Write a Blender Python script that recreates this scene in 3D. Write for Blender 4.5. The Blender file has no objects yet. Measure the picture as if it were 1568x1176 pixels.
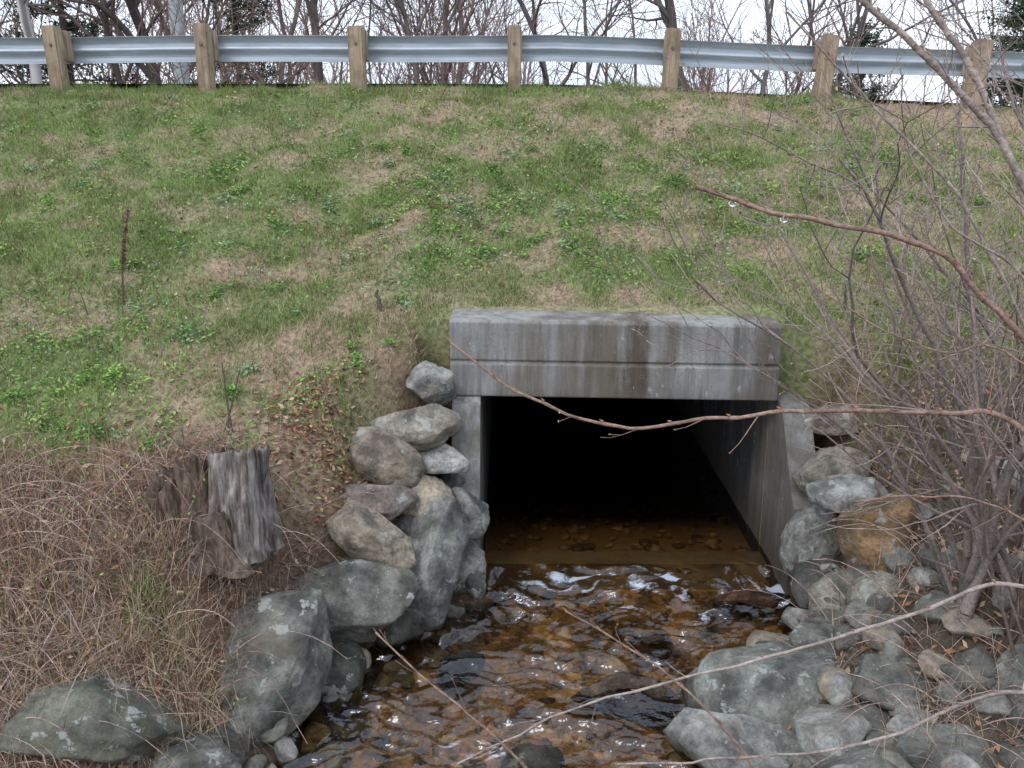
import bpy, bmesh, math, numpy as np
from mathutils import Vector, Euler
rng=np.random.default_rng(7)
scene=bpy.context.scene
def link(o): scene.collection.objects.link(o); return o
# ---------------- noise ----------------
def _h(i,j,k,s):
    n=(i*374761393+j*668265263+k*1274126177+s*362437)&0xffffffff
    n=((n^(n>>13))*1274126177)&0xffffffff
    n=(n^(n>>16))&0xffff
    return n/65535.0
def vnoise(x,y,z=0.0,s=0):
    x=np.asarray(x,float);y=np.asarray(y,float);z=np.zeros_like(x)+z
    xi=np.floor(x).astype(np.int64);yi=np.floor(y).astype(np.int64);zi=np.floor(z).astype(np.int64)
    fx=x-xi;fy=y-yi;fz=z-zi
    fx=fx*fx*(3-2*fx);fy=fy*fy*(3-2*fy);fz=fz*fz*(3-2*fz)
    r=0
    for a in (0,1):
        for b in (0,1):
            for c in (0,1):
                w=(fx if a else 1-fx)*(fy if b else 1-fy)*(fz if c else 1-fz)
                r=r+w*_h(xi+a,yi+b,zi+c,s)
    return r
def fbm(x,y,z=0.0,s=0,o=3):
    r=0;a=1;t=0
    for i in range(o):
        f=2.0**i
        r=r+a*vnoise(x*f+i*17.3,y*f+i*5.1,np.asarray(z)*f,s+i);t+=a;a*=.5
    return r/t
def sst(a,b,x):
    t=np.clip((x-a)/(b-a),0,1);return t*t*(3-2*t)
def smin(a,b,k):
    h=np.clip(.5+.5*(b-a)/k,0,1);return b*(1-h)+a*h-k*h*(1-h)
def smax(a,b,k): return -smin(-a,-b,k)
# ---------------- mesh helpers ----------------
def mesh_np(name,V,F,mat,col=None,smooth=False,attrs=None,parent=None):
    V=np.asarray(V,np.float32).reshape(-1,3);F=np.asarray(F,np.int32)
    n,k=F.shape
    me=bpy.data.meshes.new(name)
    me.vertices.add(len(V));me.vertices.foreach_set('co',V.ravel())
    me.loops.add(n*k);me.loops.foreach_set('vertex_index',F.ravel())
    me.polygons.add(n);me.polygons.foreach_set('loop_start',np.arange(n,dtype=np.int32)*k)
    me.polygons.foreach_set('loop_total',np.full(n,k,np.int32))
    if smooth: me.polygons.foreach_set('use_smooth',np.ones(n,bool))
    me.update(calc_edges=True)
    if col is not None:
        c=np.ones((len(V),4),np.float32);c[:,:3]=col
        a=me.color_attributes.new('Col','FLOAT_COLOR','POINT');a.data.foreach_set('color',c.ravel())
    if attrs:
        for kx,v in attrs.items():
            a=me.attributes.new(kx,'FLOAT','POINT');a.data.foreach_set('value',np.asarray(v,np.float32))
    me.materials.append(mat)
    o=link(bpy.data.objects.new(name,me))
    if parent: o.parent=parent
    return o
def tubes(name,segs,k,mat,col=None,parent=None,smooth=True):
    S=np.array(segs,float)
    P0=S[:,0:3];P1=S[:,3:6];R0=S[:,6];R1=S[:,7]
    d=P1-P0;d/=np.linalg.norm(d,axis=1)[:,None]+1e-9
    ref=np.where(np.abs(d[:,2:3])>.9,np.array([[1.,0,0]]),np.array([[0,0,1.]]))
    a=np.cross(d,ref);a/=np.linalg.norm(a,axis=1)[:,None]+1e-9
    b=np.cross(d,a)
    th=np.arange(k)*2*math.pi/k
    ring=a[:,None,:]*np.cos(th)[None,:,None]+b[:,None,:]*np.sin(th)[None,:,None]
    V=np.concatenate([P0[:,None]+ring*R0[:,None,None],P1[:,None]+ring*R1[:,None,None]],1)
    N=len(S);base=(np.arange(N)*2*k)[:,None]
    i=np.arange(k);j=(i+1)%k
    F=np.stack([base+i,base+j,base+k+j,base+k+i],2).reshape(-1,4)
    c=None
    if col is not None: c=np.repeat(np.asarray(col),2*k,axis=0)
    return mesh_np(name,V.reshape(-1,3),F,mat,c,smooth,parent=parent)
def strands(name,B,az,el,L,droop,w,col,mat,nseg=3):
    N=len(B);h=np.stack([np.cos(az),np.sin(az),0*az],1)
    ce=np.cos(el)[:,None];se=np.sin(el)[:,None]
    wd=rng.uniform(0,2*math.pi,N);side=np.stack([np.cos(wd),np.sin(wd),0*wd],1)
    V=np.zeros((N,2*(nseg+1),3))
    for i in range(nseg+1):
        t=i/nseg
        p=B+h*ce*(L*t)[:,None]+np.array([0,0,1.])*(se*(L*t)[:,None]-(droop*L*t*t)[:,None])
        ww=(w*(1-.85*t))[:,None]
        V[:,2*i]=p-side*ww;V[:,2*i+1]=p+side*ww
    base=(np.arange(N)*2*(nseg+1))[:,None,None]
    q=np.array([[2*i,2*i+1,2*i+3,2*i+2] for i in range(nseg)])[None]
    F=(base+q).reshape(-1,4)
    return mesh_np(name,V.reshape(-1,3),F,mat,np.repeat(col,2*(nseg+1),axis=0))
def leaves(name,C,size,col,mat,flat=.5,parent=None):
    N=len(C)
    az=rng.uniform(0,2*math.pi,N)
    a=np.stack([np.cos(az),np.sin(az),rng.normal(0,flat,N)],1);a/=np.linalg.norm(a,axis=1)[:,None]
    b=np.stack([-np.sin(az),np.cos(az),rng.normal(0,flat,N)],1);b/=np.linalg.norm(b,axis=1)[:,None]
    s=size[:,None]
    n=np.cross(a,b)
    V=np.stack([C-a*s,C-b*s*.45-n*s*.1,C+a*s,C+b*s*.45-n*s*.1],1)
    F=np.arange(N*4).reshape(N,4)
    return mesh_np(name,V.reshape(-1,3),F,mat,np.repeat(col,4,axis=0),parent=parent)
# ---------------- materials ----------------
def M(name):
    m=bpy.data.materials.new(name);m.use_nodes=True
    nt=m.node_tree;nt.nodes.clear()
    out=nt.nodes.new('ShaderNodeOutputMaterial')
    return m,nt,out
def nd(nt,t,**kw):
    n=nt.nodes.new(t)
    for k,v in kw.items():
        if hasattr(n,k): setattr(n,k,v)
        else: n.inputs[k].default_value=v
    return n
def mixc(nt,fac,a,b,mode='MIX'):
    n=nt.nodes.new('ShaderNodeMix');n.data_type='RGBA';n.blend_type=mode
    for i,v in ((0,fac),(6,a),(7,b)):
        if hasattr(v,'links') or isinstance(v,bpy.types.NodeSocket): nt.links.new(v,n.inputs[i])
        elif i==0: n.inputs[0].default_value=v
        else: n.inputs[i].default_value=(*v,1)
    return n.outputs[2]
def ramp(nt,src,a,b,lo=0.,hi=1.):
    n=nt.nodes.new('ShaderNodeMapRange');nt.links.new(src,n.inputs[0])
    n.inputs[1].default_value=a;n.inputs[2].default_value=b;n.inputs[3].default_value=lo;n.inputs[4].default_value=hi
    return n.outputs[0]
def math_(nt,op,a,b=None,c=None):
    n=nt.nodes.new('ShaderNodeMath');n.operation=op
    for i,v in enumerate((a,b,c)):
        if v is None: continue
        if isinstance(v,bpy.types.NodeSocket): nt.links.new(v,n.inputs[i])
        else: n.inputs[i].default_value=v
    return n.outputs[0]
def noise(nt,vec,scale,detail=4,rough=.55):
    n=nt.nodes.new('ShaderNodeTexNoise');n.inputs['Scale'].default_value=scale
    n.inputs['Detail'].default_value=detail;n.inputs['Roughness'].default_value=rough
    if vec is not None: nt.links.new(vec,n.inputs['Vector'])
    return n.outputs['Fac']
def mapping(nt,vec,sc,loc=(0,0,0)):
    n=nt.nodes.new('ShaderNodeMapping');n.inputs['Scale'].default_value=sc;n.inputs['Location'].default_value=loc
    nt.links.new(vec,n.inputs['Vector']);return n.outputs[0]
def finish(nt,out,col,rough=.8,bump=None,bs=.3,bd=.02,spec=.3,metal=0):
    p=nt.nodes.new('ShaderNodeBsdfPrincipled')
    if isinstance(col,bpy.types.NodeSocket): nt.links.new(col,p.inputs['Base Color'])
    else: p.inputs['Base Color'].default_value=(*col,1)
    if isinstance(rough,bpy.types.NodeSocket): nt.links.new(rough,p.inputs['Roughness'])
    else: p.inputs['Roughness'].default_value=rough
    p.inputs['Specular IOR Level'].default_value=spec;p.inputs['Metallic'].default_value=metal
    if bump is not None:
        b=nt.nodes.new('ShaderNodeBump');b.inputs['Strength'].default_value=bs;b.inputs['Distance'].default_value=bd
        nt.links.new(bump,b.inputs['Height']);nt.links.new(b.outputs[0],p.inputs['Normal'])
    nt.links.new(p.outputs[0],out.inputs[0]);return p
def pos(nt): return nt.nodes.new('ShaderNodeNewGeometry').outputs['Position']
def vcol(nt):
    n=nt.nodes.new('ShaderNodeAttribute');n.attribute_name='Col';return n.outputs['Color']
def mat_vc(name,var=.35,scale=30,rough=.8,bs=0,simple=False):
    m,nt,out=M(name)
    if simple:
        d=nt.nodes.new('ShaderNodeBsdfDiffuse');nt.links.new(vcol(nt),d.inputs[0]);nt.links.new(d.outputs[0],out.inputs[0]);return m
    p=pos(nt);n=noise(nt,p,scale)
    f=ramp(nt,n,.3,.7,1-var,1+var)
    vm=nt.nodes.new('ShaderNodeVectorMath');vm.operation='SCALE';nt.links.new(vcol(nt),vm.inputs[0]);nt.links.new(f,vm.inputs['Scale'])
    finish(nt,out,vm.outputs[0],rough,n if bs else None,bs,.03,.2)
    return m
m_ground=mat_vc('ground_soil',.45,28,.95,.6)
m_blade=mat_vc('grass_blades',simple=True)
m_litter=mat_vc('dead_leaves',.25,40,.6)
m_dry=mat_vc('dry_stalks',simple=True)
m_bark=mat_vc('bark',.35,60,.75,.4)
m_far=mat_vc('far_bark',simple=True)
m_needle=mat_vc('needles',simple=True)
def mk_rock():
    m,nt,out=M('rock_lichen')
    tc=nt.nodes.new('ShaderNodeTexCoord').outputs['Object'];oi=nt.nodes.new('ShaderNodeObjectInfo')
    ad=nt.nodes.new('ShaderNodeVectorMath');ad.operation='ADD';nt.links.new(tc,ad.inputs[0]);
    cx=nt.nodes.new('ShaderNodeVectorMath');cx.operation='SCALE';cx.inputs[0].default_value=(31,17,23);nt.links.new(oi.outputs['Random'],cx.inputs['Scale'])
    nt.links.new(cx.outputs[0],ad.inputs[1]);v=ad.outputs[0]
    n1=noise(nt,v,4,8,.65);n2=noise(nt,v,26,7,.75);n3=noise(nt,v,6.5,8,.72);n4=noise(nt,mapping(nt,v,(1,1,1),(5,9,2)),2.2,7,.7)
    base=oi.outputs['Color']
    c=mixc(nt,ramp(nt,n1,.38,.62),(0.38,.38,.38),(1.55,1.53,1.47))
    c=mixc(nt,1.0,base,c,'MULTIPLY')
    c=mixc(nt,ramp(nt,n2,.45,.70,0,.7),c,(.045,.043,.04))
    c=mixc(nt,ramp(nt,n4,.54,.66,0,.5),c,(.22,.165,.105))
    c=mixc(nt,ramp(nt,noise(nt,mapping(nt,v,(1,1,1),(3,1,8)),6,8,.75),.53,.63,0,.5),c,(.105,.125,.065))
    c=mixc(nt,ramp(nt,n3,.585,.615,0,.85),c,(.52,.54,.51))
    g=nt.nodes.new('ShaderNodeNewGeometry');sp=nt.nodes.new('ShaderNodeSeparateXYZ');nt.links.new(g.outputs['Position'],sp.inputs[0])
    wet=ramp(nt,math_(nt,'MULTIPLY_ADD',n1,.25,sp.outputs[2]),.14,.30,1,0)
    c2=mixc(nt,wet,c,mixc(nt,1.0,c,(.28,.25,.2),'MULTIPLY'))
    r=ramp(nt,wet,0,1,.68,.2)
    finish(nt,out,c2,r,math_(nt,'MULTIPLY_ADD',n1,1.8,n2),.95,.04,.45)
    return m
m_rock=mk_rock()
def mk_rockvc():
    m,nt,out=M('small_stones');p=pos(nt);n1=noise(nt,p,9,7,.65);n2=noise(nt,p,45,5,.7)
    c=mixc(nt,1.0,vcol(nt),mixc(nt,ramp(nt,n1,.35,.65),(.5,.5,.5),(1.5,1.45,1.35)),'MULTIPLY')
    c=mixc(nt,ramp(nt,n2,.4,.75,0,.6),c,(.05,.05,.05))
    c=mixc(nt,ramp(nt,noise(nt,p,14,4),.62,.67,0,.5),c,(.36,.37,.34))
    finish(nt,out,c,.6,n2,.6,.02,.4);return m
m_rockvc=mk_rockvc()
def mk_conc(name,base,dark,stain=False):
    m,nt,out=M(name);p=pos(nt)
    n1=noise(nt,p,3.2,7,.65);ns=noise(nt,mapping(nt,p,(11,11,.8)),1.0,6,.7);nf=noise(nt,p,80,4,.7)
    nw=noise(nt,mapping(nt,p,(2.2,2.2,.25),(4,0,0)),1.0,5,.65)
    sp=nt.nodes.new('ShaderNodeSeparateXYZ');nt.links.new(p,sp.inputs[0])
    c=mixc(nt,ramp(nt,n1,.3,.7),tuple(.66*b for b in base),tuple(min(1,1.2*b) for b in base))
    c=mixc(nt,ramp(nt,ns,.43,.66,0,.8),c,dark)
    c=mixc(nt,ramp(nt,nw,.50,.60,0,.65),c,(dark[0]*1.1,dark[1]*.92,dark[2]*.7))
    c=mixc(nt,ramp(nt,nf,.5,.75,0,.4),c,(.07,.07,.065))
    if stain:
        dx=math_(nt,'ABSOLUTE',math_(nt,'SUBTRACT',math_(nt,'MULTIPLY_ADD',noise(nt,mapping(nt,p,(1,1,.5)),7,4),.35,sp.outputs[0]),1.13))
        c=mixc(nt,math_(nt,'MULTIPLY',ramp(nt,dx,.03,.16,.85,0),ramp(nt,ns,.35,.6,.5,1)),c,(.09,.065,.045))
        dx=math_(nt,'ABSOLUTE',math_(nt,'SUBTRACT',math_(nt,'MULTIPLY_ADD',noise(nt,p,6,4),.3,sp.outputs[0]),2.15))
        c=mixc(nt,ramp(nt,dx,.03,.2,.6,0),c,(.10,.08,.06))
        c=mixc(nt,math_(nt,'MULTIPLY',ramp(nt,sp.outputs[2],1.40,1.50,.55,0),ramp(nt,ns,.3,.6)),c,(.12,.11,.09))
    c=mixc(nt,ramp(nt,noise(nt,mapping(nt,p,(1,1,.5),(7,7,7)),16,6,.75),.62,.68,0,.55),c,(.55,.55,.53))
    vo=nt.nodes.new('ShaderNodeTexVoronoi');vo.feature='DISTANCE_TO_EDGE';vo.inputs['Scale'].default_value=2.1
    vv=nt.nodes.new('ShaderNodeVectorMath');vv.operation='ADD';nt.links.new(p,vv.inputs[0])
    nn=nt.nodes.new('ShaderNodeTexNoise');nn.inputs['Scale'].default_value=5;nt.links.new(p,nn.inputs['Vector']);nt.links.new(nn.outputs['Color'],vv.inputs[1]);nt.links.new(vv.outputs[0],vo.inputs['Vector'])
    c=mixc(nt,math_(nt,'MULTIPLY',ramp(nt,vo.outputs['Distance'],0,.008,.8,0),ramp(nt,n1,.5,.55)),c,(.06,.055,.05))
    wet=ramp(nt,sp.outputs[2],.1,.55,.75,0)
    c=mixc(nt,wet,c,(.06,.05,.035))
    finish(nt,out,c,.85,nf,.45,.012,.25);return m
m_conc=mk_conc('concrete_weathered',(.31,.31,.305),(.115,.108,.092),True)
m_concin=mk_conc('concrete_shade_dark',(.12,.125,.13),(.04,.04,.04))  # concrete colour darkened to paint in the shade inside the culvert
def mk_water():
    m,nt,out=M('stream_water');p=pos(nt)
    n=noise(nt,mapping(nt,p,(.7,1.4,1)),9,3,.5)
    at=nt.nodes.new('ShaderNodeAttribute');at.attribute_name='foam'
    ac=nt.nodes.new('ShaderNodeAttribute');ac.attribute_name='calm'
    b=nt.nodes.new('ShaderNodeBump');b.inputs['Distance'].default_value=.05
    nt.links.new(ramp(nt,ac.outputs['Fac'],0,1,.55,.04),b.inputs['Strength'])
    nt.links.new(n,b.inputs['Height'])
    tr=nd(nt,'ShaderNodeBsdfTransparent');tr.inputs[0].default_value=(.86,.74,.55,1)
    gl=nd(nt,'ShaderNodeBsdfGlossy');gl.inputs[0].default_value=(.84,.90,1,1);gl.inputs['Roughness'].default_value=.03
    nt.links.new(b.outputs[0],gl.inputs['Normal'])
    fr=nd(nt,'ShaderNodeFresnel');fr.inputs['IOR'].default_value=1.65;nt.links.new(b.outputs[0],fr.inputs['Normal'])
    mx=nd(nt,'ShaderNodeMixShader');nt.links.new(fr.outputs[0],mx.inputs[0]);nt.links.new(tr.outputs[0],mx.inputs[1]);nt.links.new(gl.outputs[0],mx.inputs[2])
    df=nd(nt,'ShaderNodeBsdfDiffuse');df.inputs[0].default_value=(.52,.58,.68,1)
    fn=noise(nt,mapping(nt,p,(.45,1,1)),42,6,.8)
    mf=nd(nt,'ShaderNodeMixShader');nt.links.new(ramp(nt,math_(nt,'ADD',fn,at.outputs['Fac']),1.02,1.20,0,.85),mf.inputs[0])
    nt.links.new(mx.outputs[0],mf.inputs[1]);nt.links.new(df.outputs[0],mf.inputs[2]);nt.links.new(mf.outputs[0],out.inputs[0])
    return m
m_water=mk_water()
def mk_wood(name,a,b,sc=(14,14,1.2)):
    m,nt,out=M(name);p=pos(nt);n=noise(nt,mapping(nt,p,sc),1.5,7,.7);n2=noise(nt,p,6,5)
    c=mixc(nt,ramp(nt,n,.38,.62),a,b);c=mixc(nt,ramp(nt,n2,.48,.68,0,.65),c,tuple(.6*x for x in a))
    finish(nt,out,c,.85,n,.8,.02,.2);return m
m_post=mk_wood('post_timber',(.25,.185,.13),(.43,.34,.245))
m_stump=mk_wood('stump_wood',(.08,.06,.05),(.38,.35,.33),(16,16,1.6))
m_st2=mk_wood('stump_bark',(.06,.043,.033),(.23,.17,.13),(14,14,2.5))
def mk_metal():
    m,nt,out=M('galvanised_steel');p=pos(nt);n=noise(nt,mapping(nt,p,(1,1,6)),2.5,5)
    c=mixc(nt,ramp(nt,n,.35,.7),(.36,.41,.46),(.50,.55,.60))
    finish(nt,out,c,.55,None,metal=.4,spec=.4);return m
m_steel=mk_metal()
def mk_plain(name,c,r=.8,s=40):
    m,nt,out=M(name);n=noise(nt,pos(nt),s,5);finish(nt,out,mixc(nt,n,tuple(.7*x for x in c),tuple(1.3*x for x in c)),r,n,.3,.01);return m
m_asph=mk_plain('asphalt',(.05,.05,.052),.9)
m_paint=mk_plain('road_paint',(.6,.6,.58),.7)
m_pole=mk_plain('pole_grey',(.42,.46,.5),.7,3)
m_bolt=mk_plain('bolt_steel',(.15,.13,.12),.5)
# ---------------- terrain ----------------
YL=[-60,-20,0,2.0,4.14,4.57,5.26,5.68,6.47,7];XL=[-30,-14,-4.2,-2.2,-1.2,-1.1,-.85,-.45,-.25,-.25]
XR=[-26,-11,-1.4,.3,1.0,1.1,1.6,1.95,2.1,2.1]
CX1=2.08
def chan(x,y):
    return np.maximum(np.interp(y,YL,XL)-x,x-np.interp(y,YL,XR))
def terrain(x,y):
    x=np.asarray(x,float);y=np.asarray(y,float)
    tilt=-.045*np.clip(x-.5,0,6.5)
    plane=-1.11+.443*y+tilt*sst(8,11,y)
    top=3.9+tilt-1.4*sst(20,27,y)
    z=smin(plane,top,.22)
    near=1.75-.75*(np.clip(y,.5,9)-.5)
    near=np.where(x<np.interp(y,YL,XL),near*.5+.1,near)
    z=smax(z,near,.4);z=smax(z,np.full_like(z,.34),.2)
    b=(fbm(x*1.3,y*1.3,0,11)-.5)*.18+(fbm(x*6,y*6,0,12)-.5)*.08
    z=z+b*np.where((y>6.7)&(y<8)&(x>-.8)&(x<2.6),.25,1)
    d=chan(x,y)
    s=np.where(x<.5,np.interp(y,[4,5.2,5.8,6.2,6.45,6.6],[.95,1.35,1.65,2.0,2.9,4.0]),np.interp(y,[4,5.2,6.2,6.6],[.5,.9,2.0,3.4]))
    bank=np.where(d>0,-.16+s*d,-.16+np.maximum(d,-.3)*.25)+(fbm(x*5,y*5,0,3)-.5)*.07
    return np.where(y<6.83,smin(z,bank,.09),z)
def green(x,y):
    g=.60+1.5*(fbm(x*.8,y*1.0,0,21,3)-.5)+1.7*(fbm(x*3.0,y*4.0,0,22,3)-.5)
    g=g-.034*np.clip(x,-3,9)+.20*np.exp(-((x-.2)/2.6)**2-((y-8.8)/1.1)**2)
    g=g-.25*sst(9.8,11.4,y)*sst(-3,3,x)+.17*sst(-2.0,-3.6,x)*sst(8.5,6,y)
    g=g-.38*np.exp(-((x+1.3)/.7)**2-((y-6.5)/.55)**2)-.35*np.exp(-((x-1.3)/1.2)**2-((y-7.2)/.22)**2)-.12*sst(2.5,4,x)*sst(8.5,7,y)
    return np.clip(g,0,1)
def grassw(x,y):
    e=5.45+(fbm(x*1.5,y*1.5,0,31)-.5)*.9+np.where(x>1,.9,0)
    w=sst(e-.25,e+.3,y)*sst(.3,.9,chan(x,y)+np.where(y>6.83,5,0))
    return w
GT=np.array([.17,.195,.085]);TN=np.array([.35,.26,.185])
def tcol(x,y):
    g=green(x,y)[:,None];gw=grassw(x,y)[:,None]
    c=TN*(1-g)*.85+GT*g  # ground tones darker than the blades, shade between them painted in
    br=np.array([.13,.085,.06])*(.6+.8*fbm(x*5,y*5,0,41)[:,None])  # brush ground darkened to paint the shaded gaps between stalks
    c=c*gw+br*(1-gw)
    d=chan(x,y)
    rt=(sst(1,1.5,x)*sst(6.6,5.9,y)*(d>0))[:,None]
    c=c*(1-rt)+np.array([.085,.068,.05])*rt
    bk=(sst(.35,.1,d)*(y<6.83))[:,None];c=c*(1-bk)+np.array([.05,.038,.025])*bk
    bd=(sst(.05,-.05,d)*(y<6.83))[:,None]
    bedc=np.array([.27,.17,.075])*(.4+1.2*vnoise(x*9,y*9,0,5)[:,None])
    c=c*(1-bd)+bedc*bd
    fr=sst(11.9,12.6,y)[:,None];c=c*(1-fr)+np.array([.13,.09,.06])*fr
    return c
def lines(a,b,st,lo,hi,extra=()):
    m=list(np.arange(a,b+1e-6,st));s=st;v=a
    while v>lo: s*=1.35;v-=s;m.append(max(v,lo))
    s=st;v=b
    while v<hi: s*=1.35;v+=s;m.append(min(v,hi))
    m=np.array(sorted(set(np.round(m,4))));
    for e in extra: m=m[np.abs(m-e)>.02];m=np.append(m,e)
    return np.sort(m)
xs=lines(-7,8.5,.05,-300,300,(-.46,CX1));ys=lines(3,12.2,.05,-60,500,(6.80,6.86))
X,Y=np.meshgrid(xs,ys);x=X.ravel();y=Y.ravel()
V=np.stack([x,y,terrain(x,y)],1)
nx=len(xs);ny=len(ys)
I,J=np.meshgrid(np.arange(nx-1),np.arange(ny-1));I=I.ravel();J=J.ravel()
cut=(ys[J]>=6.79)&(ys[J]<6.85)&(xs[I]>=-.461)&(xs[I+1]<=CX1+.001)
I=I[~cut];J=J[~cut];a=J*nx+I
mesh_np('ground',V,np.stack([a,a+1,a+nx+1,a+nx],1),m_ground,tcol(x,y),True)
def strip(name,y0,y1,dz,mat,x0=-120,x1=120,n=160):
    xx=np.linspace(x0,x1,n);t=3.9-.045*np.clip(xx-.5,0,6.5)+dz
    V=np.concatenate([np.stack([xx,0*xx+y0,t],1),np.stack([xx,0*xx+y1,t],1)]);i=np.arange(n-1)
    return mesh_np(name,V,np.stack([i,i+1,i+n+1,i+n],1),mat)
strip('road',12.7,19.6,.10,m_asph)
strip('road_edge_line',13.2,13.32,.104,m_paint);strip('road_edge_line',19.0,19.12,.104,m_paint);strip('road_centre_line',16.1,16.22,.104,m_paint)
# ---------------- grass ----------------
def scatter(n,x0,x1,y0,y1):
    return rng.uniform(x0,x1,n),rng.uniform(y0,y1,n)
gx,gy=scatter(560000,-6.8,8.0,4.8,11.95)
keep=(rng.random(len(gx))<grassw(gx,gy))&~((gx>-.5)&(gx<2.12)&(gy<7.08))
gr0=green(gx,gy)
dn=(.15+1.1*fbm(gx*7,gy*7,0,51,2))*(.45+.7*gr0)
keep&=rng.random(len(gx))<dn*np.interp(gy,[5,8,12],[1,.9,.6])*1.3
gx=gx[keep];gy=gy[keep];g=gr0[keep];N=len(gx)
isg=rng.random(N)<np.clip(.10+1.1*g,0,.94)
lush=fbm(gx*2.5,gy*3,0,53,2)[:,None]
cg=np.array([[.19,.27,.095]])*rng.uniform(.55,1.4,(N,1))*(.55+.9*lush)+rng.random((N,1))*np.array([[.05,.02,.005]])
ct=np.array([[.50,.385,.28]])*rng.uniform(.4,1.2,(N,1))
c=np.where(isg[:,None],cg,ct)
hgt=rng.uniform(.02,.06,N)*(.3+1.5*fbm(gx*3,gy*3,0,52,2))*np.where(isg,1.2,.8)
hgt*=1+.6*np.exp(-((gy-11.45)/.15)**2)
hgt*=1+.9*(rng.random(N)<.05)
az=rng.uniform(0,2*math.pi,N);ln=rng.uniform(.2,1.1,N)*hgt
B=np.stack([gx,gy,terrain(gx,gy)-.004],1)
wd=rng.uniform(0,2*math.pi,N);w=rng.uniform(.002,.0045,N)
sd=np.stack([np.cos(wd)*w,np.sin(wd)*w,0*w],1)
T=B+np.stack([np.cos(az)*ln,np.sin(az)*ln-.012,hgt],1)
mesh_np('grass',np.stack([B-sd,B+sd,T],1).reshape(-1,3),np.arange(3*N).reshape(N,3),m_blade,np.repeat(c,3,axis=0))
wc=[];wcol=[];ws=[]
for i in range(2400):
    cx,cy=rng.uniform(-6.5,7.5),rng.uniform(5.4,11.3)
    cen=math.exp(-((cx-.3)/2.8)**2-((cy-8.7)/1.2)**2)+.9*math.exp(-((cx+3.4)/1.6)**2-((cy-6.2)/.9)**2)+.15
    if rng.random()>cen or (cx>-.7 and cx<2.6 and cy<7.3): continue
    if grassw(np.array([cx]),np.array([cy]))[0]<.5: continue
    m=int(rng.integers(14,85));r=rng.uniform(.03,.12)
    px=cx+rng.normal(0,r,m);py=cy+rng.normal(0,r*.9,m);pz=terrain(px,py)+rng.uniform(.01,.075,m)
    wc.append(np.stack([px,py,pz],1));ws.append(rng.uniform(.010,.025,m))
    q=rng.random();b=np.array([.16,.32,.08]) if q<.6 else (np.array([.27,.39,.11]) if q<.85 else np.array([.24,.36,.21]))
    wcol.append(b*rng.uniform(.6,1.25,(m,1)))
leaves('broadleaf_weeds',np.concatenate(wc),np.concatenate(ws),np.concatenate(wcol),m_blade,.45)
lx,ly=scatter(4200,-6.5,7.5,5.6,11.4);k=~((lx>-.6)&(lx<2.3)&(ly<7.1))&(rng.random(4200)<1.5*fbm(lx,ly,0,66)-.25);lx=lx[k];ly=ly[k];n=len(lx)
pal2=np.array([[.30,.14,.08],[.38,.22,.13],[.22,.11,.07],[.45,.33,.22]])
leaves('slope_leaf_litter',np.stack([lx,ly,terrain(lx,ly)+rng.uniform(.01,.04,n)],1),rng.uniform(.012,.038,n),pal2[rng.integers(0,4,n)]*rng.uniform(.6,1.2,(n,1)),m_litter,.4)
def tuft(cx,cy,n,L,col,sp=.06):
    return [(cx+rng.normal(0,sp),cy+rng.normal(0,sp),L*rng.uniform(.5,1.2),col) for _ in range(n)]
tf=[]
G1=(.19,.29,.08);T1=(.50,.40,.26);R1=(.36,.23,.15)
postx=[-9.32,-7.44,-5.56,-3.75,-1.885,.03,1.94,3.82,5.69,7.57,9.45]
for q in postx[2:9]: tf+=tuft(q+.05,11.33,130,.13,G1,.13)+tuft(q,11.3,60,.12,T1,.15)
for i in range(200):
    cx=rng.uniform(-2.6,-.6);cy=rng.uniform(6.0,7.1)
    tf+=tuft(cx,cy,22,.15,T1 if rng.random()<.6 else G1,.05)
for i in range(380):
    cx=rng.uniform(-6,6.5);cy=rng.uniform(5.6,11.2)
    if -.6<cx<2.4 and cy<7.2: continue
    q=rng.random();tf+=tuft(cx,cy,26,.095,G1 if q<.5 else (.27,.38,.09) if q<.7 else T1,.045)
for i in range(60): tf+=tuft(rng.uniform(-.45,2.1),rng.uniform(7.08,7.2),16,.06,T1,.04)
for i in range(150): tf+=tuft(rng.uniform(2.4,5.5),rng.uniform(5.9,7.6),22,.14,T1 if rng.random()<.7 else G1,.06)
tf+=tuft(-2.05,4.45,200,.26,G1,.10)+tuft(-1.85,4.3,260,.42,T1,.10)+tuft(-1.75,4.1,160,.38,T1,.08)
for i in range(190): tf+=tuft(rng.uniform(-4.5,-1.6),rng.uniform(3.6,5.5),24,.32,T1 if rng.random()<.6 else R1,.06)
A=np.array([(a,b,l) for a,b,l,_ in tf]);C=np.array([c for *_,c in tf])*rng.uniform(.5,1.2,(len(tf),1))
n=len(A);B=np.stack([A[:,0],A[:,1],terrain(A[:,0],A[:,1])-.01],1)
strands('grass_tufts',B,rng.uniform(0,2*math.pi,n),rng.uniform(.6,1.5,n),A[:,2],rng.uniform(.1,.7,n),np.full(n,.0028),C,m_blade)
bx,by=scatter(60000,-5.5,-.9,2.6,5.9);w_=1-grassw(bx,by)
k=(rng.random(len(bx))<w_*(.10+1.15*fbm(bx*2.2,by*2.2,0,61)))&(chan(bx,by)>.30);bx=bx[k];by=by[k]
rx,ry=scatter(17000,1.9,5.5,3.0,6.9);k=(rng.random(len(rx))<.25+.6*fbm(rx*2,ry*2,0,62))&(chan(rx,ry)>.5);rx=rx[k];ry=ry[k]
bx=np.append(bx,rx);by=np.append(by,ry);n=len(bx)
pal=np.array([[.50,.37,.26],[.44,.27,.20],[.28,.17,.12],[.60,.49,.37],[.14,.09,.07],[.46,.39,.37]])
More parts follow.
